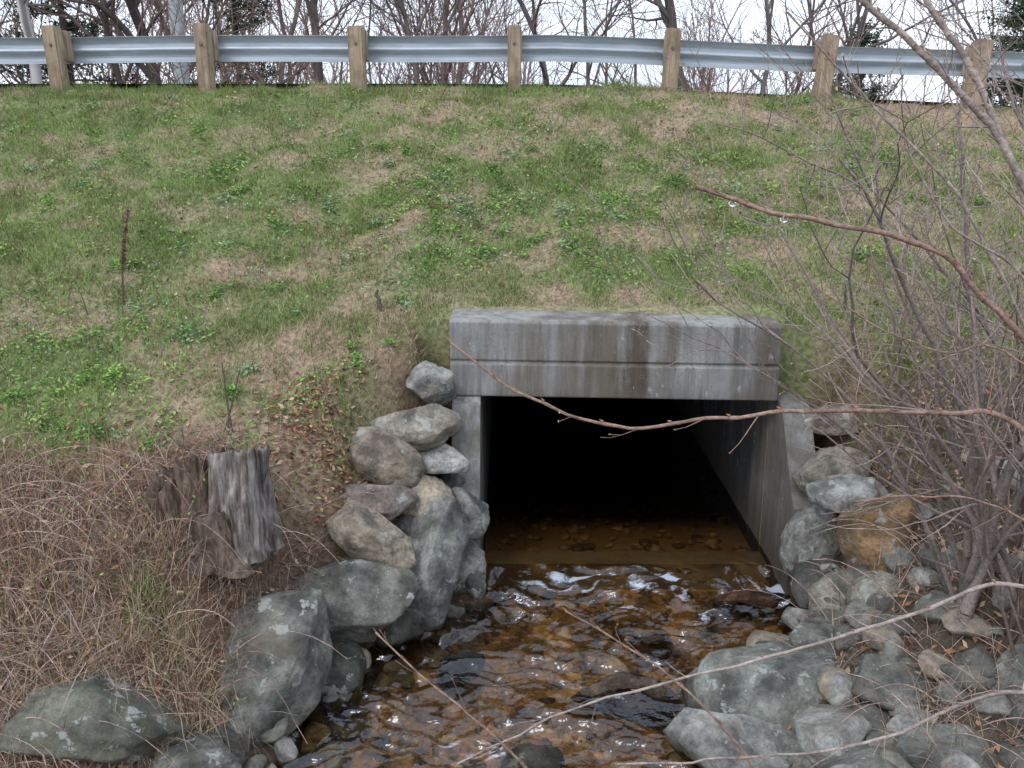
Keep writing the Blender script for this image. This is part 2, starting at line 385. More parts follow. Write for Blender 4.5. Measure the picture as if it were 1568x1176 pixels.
strands('dry_brush',np.stack([bx,by,terrain(bx,by)-.01],1),rng.uniform(0,2*math.pi,n),np.abs(rng.normal(.7,.5,n)),rng.uniform(.06,.48,n),rng.uniform(.1,.8,n),rng.uniform(.0012,.0034,n),pal[rng.integers(0,6,n)]*rng.uniform(.45,1.1,(n,1)),m_dry)
lx=np.concatenate([rng.uniform(-5.5,-.8,4500),rng.normal(-1.25,.25,1500),rng.uniform(1.5,5,6500)]);ly=np.concatenate([rng.uniform(2.8,5.9,4500),rng.normal(5.8,.25,1500),rng.uniform(3,6.5,6500)])
k=(chan(lx,ly)>.2)&~((lx>1)&(rng.random(len(lx))<.3));lx=lx[k];ly=ly[k];n=len(lx)
leaves('leaf_litter',np.stack([lx,ly,terrain(lx,ly)+rng.uniform(.0,.06,n)],1),rng.uniform(.012,.036,n),pal2[rng.integers(0,4,n)]*rng.uniform(.6,1.2,(n,1)),m_litter,.5)
# ---------------- culvert ----------------
def prism_x(name,prof,x0,x1,mat,parent,dz=lambda x:0,ns=1):
    k=len(prof)
    bm=bmesh.new();rings=[]
    for i in range(ns+1):
        xx=x0+(x1-x0)*i/ns;rings.append([bm.verts.new((xx,p[0],p[1]+dz(xx))) for p in prof])
    for i in range(ns):
        for j in range(k):
            bm.faces.new((rings[i][j],rings[i][(j+1)%k],rings[i+1][(j+1)%k],rings[i+1][j]))
    bm.faces.new(rings[0]);bm.faces.new(rings[-1][::-1]);bmesh.ops.recalc_face_normals(bm,faces=bm.faces)
    me=bpy.data.meshes.new(name);bm.to_mesh(me);bm.free();me.materials.append(mat)
    o=link(bpy.data.objects.new(name,me));o.parent=parent;return o
cul=link(bpy.data.objects.new('concrete_culvert',None))
dz=lambda x:-.045*(x+.47)/2.53
hw=prism_x('headwall',[(7.05,1.41),(6.61,1.41),(6.60,1.42),(6.60,1.668),(6.622,1.680),(6.622,1.694),(6.606,1.706),(6.606,1.995),(6.625,2.015),(7.05,2.015)],-.475,2.065,m_conc,cul,dz,1)
b=hw.modifiers.new('b','BEVEL');b.width=.008;b.segments=2
prism_x('left_side_wall',[(20,1.36),(6.9,1.36),(6.9,1.405),(6.60,1.405),(6.52,1.36),(6.18,.62),(6.12,.5),(6.12,-.4),(20,-.4)],-.46,-.245,m_conc,cul)
prism_x('right_side_wall',[(20,1.30),(6.9,1.30),(6.9,1.36),(6.60,1.36),(6.52,1.33),(6.15,.80),(6.05,.7),(6.05,-.4),(20,-.4)],2.085,2.30,m_conc,cul)
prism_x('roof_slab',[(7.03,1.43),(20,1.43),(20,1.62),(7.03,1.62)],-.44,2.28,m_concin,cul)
prism_x('added_end_block',[(20,-.4),(20.2,-.4),(20.2,1.6),(20,1.6)],-.44,2.28,m_concin,cul)  # added block, shuts out daylight from the culvert's far end
for nm,xa,xb in (('left_shade_sheet',-.243,-.238),('right_shade_sheet',2.077,2.083)):  # thin dark sheets added over the side walls to deepen the interior shade
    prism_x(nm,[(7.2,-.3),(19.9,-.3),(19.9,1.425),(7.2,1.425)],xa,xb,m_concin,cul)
m_floor=mk_plain('culvert_floor_silt',(.32,.22,.115),.8,12)
prism_x('floor',[(6.76,-.3),(19.95,-.3),(19.95,-.10),(6.76,-.10)],-.236,2.074,m_floor,cul)
m_sill=mk_plain('sill_concrete',(.24,.20,.14),.7,14)
prism_x('sill',[(6.53,-.3),(6.755,-.3),(6.755,.005),(6.53,.005)],-.234,2.072,m_sill,cul)
# ---------------- water ----------------
xs=lines(-1.9,2.4,.0145,-32,2.6);ys=lines(3.7,6.9,.0145,-60,19.9)
X,Y=np.meshgrid(xs,ys);x=X.ravel();y=Y.ravel()
rif=sst(3.0,4.2,y)*.9+.40*np.exp(-((y-6.1)/.35)**2);rif=rif*sst(6.56,6.34,y)+.03
wx=x+.30*(fbm(x*2,y*2,0,71)-.5)*2;wy=y+.35*(fbm(x*2.3,y*2.3,0,72)-.5)*2+.12*x
h1=fbm(wx*2.2,wy*4.4,0,73,2)-.5;h2=1-2*np.abs(fbm(wx*3.2,wy*7.2,0,74,2)-.5)*2
h3=fbm(wx*7,wy*15,0,75,1)-.5
z=rif*(.115*h1+.042*(h2-.6)+.020*h3)+.012+.033*sst(6.0,6.5,y)
foam=.12+.30*np.exp(-((y-6.2)/.16)**2)*sst(-.2,.5,x)+.26*np.exp(-((y-5.85)/.32)**2)*sst(.2,1.2,x)+.34*np.exp(-((y-4.75)/.10)**2-((x-.75)/.35)**2)+.26*np.exp(-((y-4.3)/.2)**2-((x+.3)/.5)**2)
foam=foam+.46*(fbm(wx*5,wy*15,0,76,3)-.5)*2*rif+.16*(h2-.6)*rif
foam=foam*(y<6.45)
mesh_np('stream_water',np.stack([x,y,z],1),(lambda a:np.stack([a,a+1,a+len(xs)+1,a+len(xs)],1))((np.arange(len(ys)-1)[:,None]*len(xs)+np.arange(len(xs)-1)[None]).ravel()),m_water,None,True,{'foam':foam,'calm':sst(6.3,6.6,y)})
# ---------------- rocks ----------------
def rock_verts(sub,seed,npl=9,amp=.10):
    bm=bmesh.new();bmesh.ops.create_icosphere(bm,subdivisions=sub,radius=1)
    V=np.array([v.co[:] for v in bm.verts]);F=np.array([[v.index for v in f.verts] for f in bm.faces]);bm.free()
    r=np.random.default_rng(seed)
    for i in range(npl):
        n=r.normal(size=3);n/=np.linalg.norm(n);o=r.uniform(.50,.84)
        V=V-n*np.maximum(0,V@n-o)[:,None]*.88
    m=np.abs(V).max(0);V/=m
    nn=V/np.linalg.norm(V,axis=1)[:,None]
    f=fbm(V[:,0]*1.6+seed,V[:,1]*1.6,V[:,2]*1.6,seed%97,4)-.5
    f2=np.abs(fbm(V[:,0]*3.5+seed,V[:,1]*3.5,V[:,2]*3.5,seed%89,4)-.5)
    V=V+nn*(f*amp*3-f2*amp*1.8)[:,None]
    return V,F
def boulder(c,r,rot,col,seed,name='boulder'):
    V,F=rock_verts(5 if max(r)>.18 else 4,seed)
    o=mesh_np(name,V*np.array(r)*1.1,F,m_rock,None,True)
    o.location=c;o.rotation_euler=[math.radians(a) for a in rot];o.color=(*col,1);return o
GR=(.23,.235,.215);LG=(.35,.35,.335);TA=(.44,.375,.30);OR=(.36,.23,.12);DK=(.12,.12,.11);PK=(.38,.31,.28)
BL=[((-1.50,4.64,.27),(.44,.58,.36),(22,-14,-30),GR,1),((-2.16,3.98,.46),(.44,.40,.28),(0,10,10),(.19,.195,.155),2),
((-1.06,5.28,.44),(.47,.32,.28),(0,16,-10),GR,3),((-.95,5.48,.76),(.32,.18,.15),(10,24,-20),TA,4),
((-.58,5.72,.44),(.33,.30,.45),(-10,12,15),(.31,.32,.31),5),((-.38,6.18,.62),(.20,.18,.22),(0,0,20),LG,6),((-.67,6.04,.80),(.24,.19,.18),(0,10,0),TA,7),
((-.54,6.28,1.0),(.25,.18,.11),(5,4,10),(.54,.54,.53),8),((-1.0,6.06,1.10),(.34,.22,.20),(0,16,0),TA,9),((-.72,6.31,1.27),(.36,.22,.16),(0,4,5),(.42,.39,.34),10),
((-.60,6.50,1.52),(.20,.14,.18),(0,0,30),LG,11),((-.98,5.80,.88),(.30,.2,.16),(0,10,30),PK,12),((-.33,5.85,.0),(.19,.12,.09),(0,0,10),(.3,.17,.12),13),
((-.40,6.05,.25),(.16,.2,.27),(0,0,50),LG,14),((-.78,5.45,.1),(.22,.2,.2),(0,0,0),DK,15),((-1.15,4.95,.05),(.2,.25,.16),(0,0,0),DK,16),((-1.75,4.1,.12),(.3,.3,.2),(0,0,0),DK,17),
((-.70,5.98,.45),(.2,.2,.25),(0,0,70),GR,18),((-.42,6.38,.80),(.13,.13,.13),(0,0,0),GR,19),((-1.62,3.85,.25),(.22,.2,.16),(0,0,0),GR,20),
((2.38,6.12,1.00),(.28,.2,.22),(0,-8,0),(.34,.31,.26),21),((2.50,6.50,1.28),(.24,.18,.11),(0,-10,0),PK,22),((2.50,5.42,.82),(.27,.24,.31),(0,0,20),OR,23),
((2.40,5.78,.93),(.30,.22,.15),(0,10,0),(.47,.47,.46),24),((2.20,5.92,.5),(.20,.18,.27),(0,20,0),LG,25),((2.26,5.28,.40),(.40,.28,.23),(0,-6,0),(.33,.31,.27),26),
((2.08,4.88,.28),(.38,.25,.17),(0,8,15),GR,27),((1.52,4.58,.12),(.48,.34,.28),(0,-10,10),(.27,.28,.26),28),((1.28,4.12,.08),(.40,.28,.23),(0,6,-10),(.34,.345,.33),29),
((2.12,4.3,.42),(.28,.22,.17),(0,0,0),GR,30),((2.75,4.9,.75),(.26,.22,.2),(0,0,0),LG,31),((1.78,4.05,.28),(.28,.22,.17),(0,0,40),LG,33),
((2.23,5.65,.25),(.22,.22,.22),(0,0,0),DK,34),((1.85,5.1,.08),(.2,.16,.13),(0,0,0),DK,35),((1.7,3.6,.3),(.3,.25,.2),(0,0,0),GR,36),((2.75,3.9,.65),(.28,.25,.2),(0,0,0),GR,37),
((.72,4.9,-.08),(.34,.16,.11),(0,0,-15),PK,38),((1.75,6.0,-.05),(.24,.10,.09),(0,0,0),(.3,.16,.1),39),((.1,4.2,-.08),(.2,.15,.12),(0,0,0),DK,40),((-.35,5.15,-.06),(.17,.12,.10),(0,0,30),DK,45),((.95,5.45,-.08),(.16,.10,.09),(0,0,10),(.28,.17,.11),46),
((2.5,4.6,.6),(.24,.2,.17),(0,0,0),(.30,.30,.28),41),((2.4,5.0,.55),(.26,.18,.16),(0,0,0),(.33,.31,.26),42),((2.1,3.7,.4),(.26,.2,.17),(0,0,0),GR,43),((-.32,5.98,.10),(.12,.12,.14),(0,0,0),DK,44)]
for c_,r_,ro,cl,sd_ in BL: boulder(c_,r_,ro,cl,sd_*13+5)
def stones(name,pts,rad,cols,mat,seed,sub=2,smooth=True,npl=6,flat=(.45,.8)):
    base=[rock_verts(sub,seed+i,npl,.08) for i in range(8)];VV=[];FF=[];CC=[];off=0
    for p,r,c in zip(pts,rad,cols):
        V,F=base[rng.integers(0,8)];a=rng.uniform(0,6.28);R=np.array([[math.cos(a),-math.sin(a),0],[math.sin(a),math.cos(a),0],[0,0,1]])
        V=(V*np.array([r,r*rng.uniform(.6,1),r*rng.uniform(*flat)]))@R.T+p
        VV.append(V);FF.append(F+off);CC.append(np.repeat([c],len(V),axis=0));off+=len(V)
    return mesh_np(name,np.concatenate(VV),np.concatenate(FF),mat,np.concatenate(CC),smooth)
x,y=scatter(3600,-2.2,2.2,3.3,6.5);k=chan(x,y)<-.0;x=x[k];y=y[k];n=len(x)
pb=np.array([[.50,.32,.14],[.36,.21,.085],[.58,.44,.26],[.17,.12,.07],[.42,.34,.25],[.09,.07,.05]])
r_=rng.uniform(.02,.06,n)*np.where(rng.random(n)<.14,1.8,1)
stones('stream_bed_stones',np.stack([x,y,terrain(x,y)-.006],1),r_,pb[rng.integers(0,6,n)]*rng.uniform(.6,1.2,(n,1)),m_rockvc,300,2,True,6,(.3,.6))
x,y=scatter(420,-.2,2.04,6.8,9.5);n=len(x)
stones('culvert_bed_stones',np.stack([x,y,0*x-.09],1),rng.uniform(.02,.07,n),pb[rng.integers(0,5,n)],m_rockvc,330,2,True,6,(.3,.6))
x,y=scatter(230,1.1,3.4,3.3,5.5);d=chan(x,y);k=(d>-.1)&(rng.random(len(x))<np.interp(x-1,[0,1.3,2.4],[1,.7,.15]));x=x[k];y=y[k]
x2,y2=scatter(300,-1.9,-.3,3.5,6.4);d2=chan(x2,y2);k=(d2>-.12)&(d2<.30);x2=x2[k];y2=y2[k]
x=np.append(x,x2);y=np.append(y,y2);n=len(x)
pr=np.array([[.21,.215,.20],[.31,.31,.30],[.30,.26,.21],[.11,.11,.10],[.18,.18,.155]])
stones('streambank_rocks',np.stack([x,y,terrain(x,y)+.01],1),rng.uniform(.03,.17,n)*np.where(rng.random(n)<.25,1.3,1),pr[rng.integers(0,5,n)],m_rockvc,360,3,True,13,(.4,.75))
# ---------------- guardrail ----------------
gr=link(bpy.data.objects.new('guardrail',None))
def ctilt(x): return -.035*float(np.clip(x-.5,0,6.5))-.02*float(np.clip((-x-2)/4,0,1.5))
prof=[(-.155,0),(-.15,.03),(-.105,.05),(-.085,.078),(-.055,.078),(-.03,.045),(-.012,.012),(.012,.012),(.03,.045),(.055,.078),(.085,.078),(.105,.05),(.15,.03),(.155,0)]
xx=np.concatenate([[-40,-30,-20],np.arange(-12,12.1,.25),[20,30,40]]);V=[];P=len(prof)
for q in xx:
    wob=.008*math.sin(q*1.3)
    for zz,yy in prof: V.append((q,11.78+yy,4.372+zz+ctilt(q)+wob))
V=np.array(V);F=[]
for i in range(len(xx)-1):
    for j in range(P-1): F.append((i*P+j,i*P+j+1,(i+1)*P+j+1,(i+1)*P+j))
o=mesh_np('rail_beam',V,np.array(F),m_steel,None,True,parent=gr);s=o.modifiers.new('s','SOLIDIFY');s.thickness=.004
def boxm(name,c,s,mat,parent,bev=.01,rot=(0,0,0),jag=0):
    bm=bmesh.new();bmesh.ops.create_cube(bm,size=1);
    for v in bm.verts:
        v.co=Vector((v.co.x*s[0],v.co.y*s[1],v.co.z*s[2]))
        if v.co.z>0: v.co.z+=rng.uniform(-jag,jag)
    bmesh.ops.bevel(bm,geom=bm.edges[:],offset=bev,segments=2,affect='EDGES')
    me=bpy.data.meshes.new(name);bm.to_mesh(me);bm.free();me.materials.append(mat);o=link(bpy.data.objects.new(name,me))
    o.location=c;o.rotation_euler=[math.radians(a) for a in rot];o.parent=parent;return o
lean={-5.56:1.5,-3.75:0,-1.885:.5,.03:0,1.94:-1.2,3.82:-4.5,5.69:-3}
for i,q in enumerate(postx+[11.3,-11.2]):
    zt=4.62+ctilt(q);l=-lean.get(q,0)
    boxm('post_%d'%i,(q,11.5,zt-.6),(.185+rng.uniform(-.02,.02),.19,1.2),m_post,gr,.016,(rng.uniform(-1,1),l,0),.025)
    boxm('blockout_%d'%i,(q+.02,11.69,4.40+ctilt(q)),(.15,.17,.36),m_post,gr,.01,(0,l,0),.01)
    boxm('bolt_%d'%i,(q,11.398,4.40+ctilt(q)),(.035,.02,.035),m_bolt,gr,.006)
# ---------------- branching ----------------
def nrm(v): return v/(np.linalg.norm(v)+1e-9)
def grow(S,p,d,L,r,lvl,mx,cf,tips):
    n=max(3,int(L/cf['step'][min(lvl,len(cf['step'])-1)]));p=np.array(p,float);d=nrm(np.array(d,float));rr=r
    for i in range(n):
        d=nrm(d+rng.normal(0,cf['wig'],3)+np.array([0,0,cf['up']]))
        p1=p+d*L/n;r1=max(r*(1-.8*(i+1)/n),cf['rmin'])
        S.append((*p,*p1,rr,r1,lvl));
        if lvl<mx and (i+1)/n>cf['start'][lvl] and rng.random()<cf['prob'][lvl]:
            pr=nrm(np.cross(d,rng.normal(size=3)))
            cd=nrm(d*cf['fwd']+pr*rng.uniform(.5,1.0)+np.array([0,0,.15]))
            grow(S,p1,cd,L*rng.uniform(.35,.65)*(1-.45*i/n),max(rr*.6,cf['rmin']),lvl+1,mx,cf,tips)
        p=p1;rr=r1
    tips.append(p)
def tree_mesh(name,S,k,mat,base,var=.25,parent=None,twig=None):
    S=np.array(S);n=len(S);c=np.array(base)*rng.uniform(1-var,1+var,(n,1))
    if twig is not None: t=np.clip(S[:,8:9]/3,0,1);c=c*(1-t)+np.array(twig)*t*rng.uniform(1-var,1+var,(n,1))
    return tubes(name,S[:,:8],k,mat,c,parent)
cfT=dict(step=[.6,.4,.3,.25],wig=.10,up=.04,start=[.12,.15,.1],prob=[.8,.7,.5],fwd=.75,rmin=.007)
S=[];tp=[]
def place(n,x0,x1,y0,y1,dens):
    out=[]
    while len(out)<n:
        xx_,yy_=rng.uniform(x0,x1),rng.uniform(y0,y1)
        pxn=784+1358*xx_/(yy_/1.06)
        if rng.random()<dens(pxn): out.append((xx_,yy_))
    return out
def dens(p):
    if 800<p<1020: return .08
    if 1020<p<1290: return .45
    if p>=1290: return .2
    return 1.
for xx_,yy_ in place(52,-24,26,24,40,dens):
    z0=float(terrain(np.array([xx_]),np.array([yy_]))[0]);H=rng.uniform(6,13)
    grow(S,(xx_,yy_,z0-.3),(rng.normal(0,.08),rng.normal(0,.08),1),H,rng.uniform(.03,.12),0,3,cfT,tp)
S=np.array(S);tree_mesh('bare_tree_line',S,3,m_far,(.16,.13,.12),.35,twig=(.27,.20,.175))
S=[];cfF=dict(step=[1.,.7,.5],wig=.1,up=.05,start=[.08,.1],prob=[1,.85],fwd=.7,rmin=.014)
for xx_,yy_ in place(115,-55,55,45,75,lambda p:(.08 if 810<p<1010 else .2 if p>1300 else 1)):
    grow(S,(xx_,yy_,2.3),(rng.normal(0,.08),rng.normal(0,.08),1),rng.uniform(5,9.5),rng.uniform(.06,.17),0,2,cfF,tp)
tree_mesh('distant_woods',S,3,m_far,(.30,.25,.24),.3,twig=(.40,.31,.29))  # distance haze painted in as paler bark and twig colours
S=[];cfU=dict(step=[.35,.3,.25],wig=.14,up=.03,start=[.1,.1],prob=[.8,.5],fwd=.8,rmin=.006)
for xx_,yy_ in place(280,-22,24,20.5,27,lambda p:(.2 if 830<p<1010 else .35 if p>1290 else 1)):
    z0=float(terrain(np.array([xx_]),np.array([yy_]))[0])
    grow(S,(xx_,yy_,z0),(rng.normal(0,.25),rng.normal(0,.2),1),rng.uniform(1.6,3.4),.018,0,2,cfU,tp)
tree_mesh('roadside_thicket',S,3,m_far,(.18,.13,.11),.35,twig=(.32,.20,.17))
for xx_,yy_,rad,H,cl in ((-8.9,24,.17,12,(.09,.08,.07)),(-10.6,20.8,.13,11,(.5,.48,.46)),(-4.6,22.5,.12,11,(.12,.105,.10)),(.9,24,.09,10,(.14,.125,.12)),(4.4,22.5,.15,12,(.11,.10,.095)),(2.0,23.5,.06,10,(.14,.13,.12)),(6.1,23,.08,9,(.13,.12,.11)),(8.2,25,.10,10,(.14,.125,.12)),(-2.2,21.5,.07,9,(.14,.12,.11))):
    S=[];z0=float(terrain(np.array([xx_]),np.array([yy_]))[0])
    grow(S,(xx_,yy_,z0-.3),(rng.normal(0,.05),0,1),H,rad,0,3,cfT,tp)
    tree_mesh('bare_tree',S,5,m_far,cl,.2,twig=(.21,.165,.15))
def pine(xx_,yy_,H,sc=1.):
    e=link(bpy.data.objects.new('pine_tree',None));z0=float(terrain(np.array([xx_]),np.array([yy_]))[0])
    S=[(xx_,yy_,z0-.3,xx_,yy_,z0+H,.16*sc,.02,0)];C=[]
    for i in range(90):
        t=rng.uniform(.12,1);zz=z0+H*t;a=rng.uniform(0,6.28);L=(1-t)*H*.32+.3
        q=np.array([xx_,yy_,zz]);d=np.array([math.cos(a),math.sin(a),rng.uniform(-.15,.25)])
        S.append((*q,*(q+d*L),.03*sc,.008,1))
        for s_ in range(int(L*13)):
            tt=rng.uniform(.2,1);C.append(q+d*L*tt+rng.normal(0,.16,3)*np.array([1,1,.45]))
    tree_mesh('trunk_and_limbs',S,5,m_bark,(.10,.08,.07),.2,parent=e)
    C=np.array(C);C=np.repeat(C,7,axis=0)+rng.normal(0,.07,(len(C)*7,3));n=len(C)
    leaves('needles',C,rng.uniform(.03,.09,n),np.array([[.075,.105,.07]])*rng.uniform(.5,1.6,(n,1)),m_needle,.8,parent=e)
pine(12.4,21.5,5.4);pine(14.2,24,8);pine(10.8,29,4.2);pine(-11.8,25,7);pine(-9.6,33,9);pine(16.5,30,9)
up=link(bpy.data.objects.new('utility_pole',None))
tubes('shaft',[(-7.75,22,2.3,-7.72,22,12,.19,.13)],14,m_pole,parent=up)
tubes('crossarm',[(-9,22,11.2,-6.4,22,11.2,.06,.06)],6,m_pole,parent=up)
tubes('insulators',[(-8.8,22,11.2,-8.8,22,11.45,.04,.03),(-6.6,22,11.2,-6.6,22,11.45,.04,.03),(-7.72,22,12,-7.72,22,12.2,.04,.03)],6,m_pole,parent=up)
# ---------------- right streamside shrub ----------------
def gz(a,b): return float(terrain(np.array([a]),np.array([b]))[0])
cfS=dict(step=[.17,.13,.10,.08],wig=.12,up=.015,start=[.2,.12,.1],prob=[.58,.52,.36],fwd=.9,rmin=.0020)
def shrub(name,bx_,by_,stems,base,twig):
    e=link(bpy.data.objects.new(name,None));S=[];tp=[]
    for (dx,dy,L,r) in stems:
        sx=bx_+rng.normal(0,.07);sy=by_+rng.normal(0,.07)
        grow(S,(sx,sy,gz(sx,sy)-.05),(dx,dy,1),L,r,0,3,cfS,tp)
    tree_mesh('stems',S,6,m_bark,base,.25,parent=e,twig=twig)
    tp=np.array(tp);tp=tp[rng.random(len(tp))<.5];tp=np.repeat(tp,2,axis=0)+rng.normal(0,.008,(len(tp)*2,3));n=len(tp)
    leaves('leaf_buds',tp,rng.uniform(.004,.012,n),np.array([[.40,.40,.14]])*rng.uniform(.5,1.2,(n,1)),m_blade,.9,parent=e)
BK=(.22,.185,.165);TW=(.33,.25,.225);DB=(.15,.115,.10)
shrub('streamside_shrub',2.52,4.5,[(-.05,.05,2.6,.040),(-.18,.1,2.9,.024),(-.35,.15,2.9,.018),(-.28,-.2,2.6,.016),(.1,-.1,3.0,.026),(.3,.1,2.8,.02),(-.45,.25,2.6,.013),(-.12,-.3,2.9,.016)],BK,TW)
shrub('streamside_shrub',2.90,4.25,[(-.1,0,3.0,.028),(-.3,.1,3.2,.02),(.15,.1,3.0,.024),(.4,.0,2.8,.022),(-.42,-.1,2.7,.016),(-.2,.35,3.0,.018)],BK,TW)
shrub('streamside_shrub',3.3,5.0,[(-.3,0,3.0,.018),(0,.1,3.2,.024),(.3,.1,2.8,.02),(-.5,.2,2.6,.014),(.1,.3,2.6,.016)],BK,TW)
shrub('streamside_shrub',2.95,4.75,[(-.15,0,2.2,.014),(-.35,.1,1.9,.012),(.2,.1,2.2,.013),(.5,0,2.0,.012)],DB,TW)
shrub('streamside_shrub',2.80,3.9,[(-.25,.2,1.5,.011),(-.4,.1,1.2,.008),(.1,.3,1.6,.013),(.4,.1,1.5,.012),(0,0,1.5,.012),(-.3,.5,1.4,.009),(.2,.5,1.6,.012)],DB,(.24,.16,.14))
shrub('streamside_shrub',2.8,6.4,[(-.2,0,1.1,.006),(.1,.1,1.3,.008),(.4,.1,1.2,.007)],TW,TW)
shrub('streamside_shrub',4.0,6.0,[(-.3,0,1.9,.012),(.1,.1,2.1,.013),(.4,.1,2.0,.01)],TW,TW)
def stump_part(cx,cy,R,H,seed,flare=.5,lean=(0,0),notch=.35,jag=.16,z0=None):
    r=np.random.default_rng(seed);na,nh=110,30;ph=r.uniform(0,6.28,4);V=[]
    if z0 is None: z0=gz(cx,cy)-.12
    A=np.arange(na)*2*math.pi/na
    J=vnoise(np.cos(A)*3.5+20,np.sin(A)*3.5+20,0,seed)
    TOP=H*(1-notch*(.5+.5*np.sin(A+ph[0]))**1.5-.04*np.abs(np.sin(A*3.5+ph[1]))-jag*(J-.2))+.1
    def rad(t): return R*(1+flare*(1-t)**3*(1+.5*np.sin(A*4+ph[2]))+.12*np.sin(A*5+ph[3])+.35*(vnoise(np.cos(A)*2+9,np.sin(A)*2+9,t*2.5,seed)-.5)+.34*(vnoise(np.cos(A)*6+50,np.sin(A)*6+50,t*3.5,seed)-.5)+.18*(vnoise(np.cos(A)*18+70,np.sin(A)*18+70,t*9.,seed)-.5))
    for j in range(nh+1):
        t=j/nh;rr=rad(t);h=TOP*t;V.append(np.stack([cx+np.cos(A)*rr+lean[0]*h,cy+np.sin(A)*rr*.85+lean[1]*h,z0+h],1))
    for j in range(6):
        t=(j+1)/6;rr=rad(1)*(1-.25-.6*t*(.4 if j<5 else 1));h=np.maximum(TOP*.94-t*H*.45,.1)
        V.append(np.stack([cx+np.cos(A)*rr*.9+lean[0]*h,cy+np.sin(A)*rr*.8+lean[1]*h,z0+h],1))
    F=[]
    for j in range(nh+6):
        for i in range(na): F.append((j*na+i,j*na+(i+1)%na,(j+1)*na+(i+1)%na,(j+1)*na+i))
    return np.concatenate(V),np.array(F)
st=link(bpy.data.objects.new('tree_stump',None))
zb=gz(-1.8,5.05)-.10
for nm,a_,mt in (('weathered_wood',(-1.68,5.04,.175,.64,4,.25,(.05,0),.2,.12,zb),m_stump),('bark_side',(-1.90,5.08,.19,.60,9,.35,(.0,0),.25,.18,zb),m_st2),('bark_edge',(-2.08,5.06,.13,.50,15,.5,(-.06,0),.35,.2,zb),m_st2),('root_flare',(-1.78,4.93,.13,.30,21,.9,(-.05,0),.3,.2,zb-.03),m_st2)):
    V,F=stump_part(*a_);mesh_np(nm,V,F,mt,None,True,parent=st)
st2=link(bpy.data.objects.new('tree_stump',None))
V,F=stump_part(2.80,4.2,.10,.45,12,.5);mesh_np('dark_wood',V,F,m_st2,None,True,parent=st2)
k_=900;sx=rng.normal(-1.85,.30,k_);sy=rng.normal(4.76,.12,k_)
strands('stump_dry_grass',np.stack([sx,sy,terrain(sx,sy)-.01],1),rng.uniform(0,6.28,k_),rng.uniform(.7,1.5,k_),rng.uniform(.1,.36,k_),rng.uniform(.1,.7,k_),rng.uniform(.0015,.0032,k_),pal[rng.integers(0,6,k_)]*rng.uniform(.5,1.05,(k_,1)),m_dry)
dw=link(bpy.data.objects.new('dead_weed_stalk',None))
z0=gz(-3.18,7.15);S=[(-3.18,7.15,z0-.03,-3.14,7.13,z0+.35,.010,.009),(-3.14,7.13,z0+.35,-3.03,7.1,z0+.76,.009,.006)]
tubes('stalk',S,6,m_bark,np.tile([.15,.10,.08],(2,1)),parent=dw)
q=rng.random(200);C=np.stack([-3.14+.11*q,7.13-.03*q,z0+.30+.48*q],1)+rng.normal(0,.011,(200,3))*(.8+1.8*(np.abs(q-.80)<.10))[:,None]
leaves('seed_heads',C,rng.uniform(.01,.022,200),np.tile([.17,.10,.07],(200,1)),m_litter,1,parent=dw)
def stick(x_,y_,h,r,lx_=0,name='wooden_stake',col=(.12,.10,.08)):
    z=gz(x_,y_);p=np.array([x_,y_,z-.03]);S=[]
    for i in range(5):
        p1=np.array([x_+lx_*(i+1)/5+rng.normal(0,r*.4),y_,z+h*(i+1)/5]);S.append((*p,*p1,r*(1-.1*i),r*(1-.1*(i+1))));p=p1
    tubes(name,S,7,m_bark,np.tile(col,(5,1)))
stick(-1.05,6.95,.17,.024,-.02);stick(2.66,7.0,.26,.014)
stick(-1.95,5.75,.42,.008,.12,'dead_twig');stick(-1.9,5.7,.5,.009,-.03,'dead_twig');stick(-3.4,7.0,.2,.006,-.05,'dead_twig')
S=[];tp=[]
for i in range(80):
    a=rng.uniform(-3.4,-1.45);b_=rng.uniform(4.0,5.3)
    grow(S,(a,b_,gz(a,b_)-.02),(rng.normal(0,.4),rng.normal(0,.3),1),rng.uniform(.25,.65),.0035,0,1,dict(step=[.06,.05],wig=.12,up=.02,start=[.3],prob=[.4],fwd=.8,rmin=.0013),tp)
e=link(bpy.data.objects.new('leafing_brambles',None));tree_mesh('canes',S,4,m_bark,(.30,.18,.14),.3,parent=e)
Q=np.array([s[3:6] for s in S]);Q=Q[rng.random(len(Q))<.42];n=len(Q)
leaves('new_leaves',Q+rng.normal(0,.008,(n,3)),rng.uniform(.007,.016,n),np.array([[.22,.35,.10]])*rng.uniform(.6,1.2,(n,1)),m_blade,.7,parent=e)
S=[]
for i in range(560):
    a=rng.uniform(-4.2,-1.3);b_=rng.uniform(3.4,5.5)
    if i%3==0: a=rng.uniform(1.9,3.6);b_=rng.uniform(3.5,5.6)
    if float(chan(np.array([a]),np.array([b_]))[0])<.45: continue
    p=np.array([a,b_,gz(a,b_)]);az_=rng.uniform(0,6.28);d=np.array([math.cos(az_)*.7,math.sin(az_)*.7,.9]);L=rng.uniform(.25,.95);r=rng.uniform(.0018,.0038)
    for j in range(8):
        d=nrm(d+np.array([0,0,-.20])+rng.normal(0,.06,3));p1=p+d*L/8;S.append((*p,*p1,r,r*.93,0));p=p1;r*=.93
tree_mesh('bramble_canes',S,4,m_bark,(.42,.29,.25),.4)
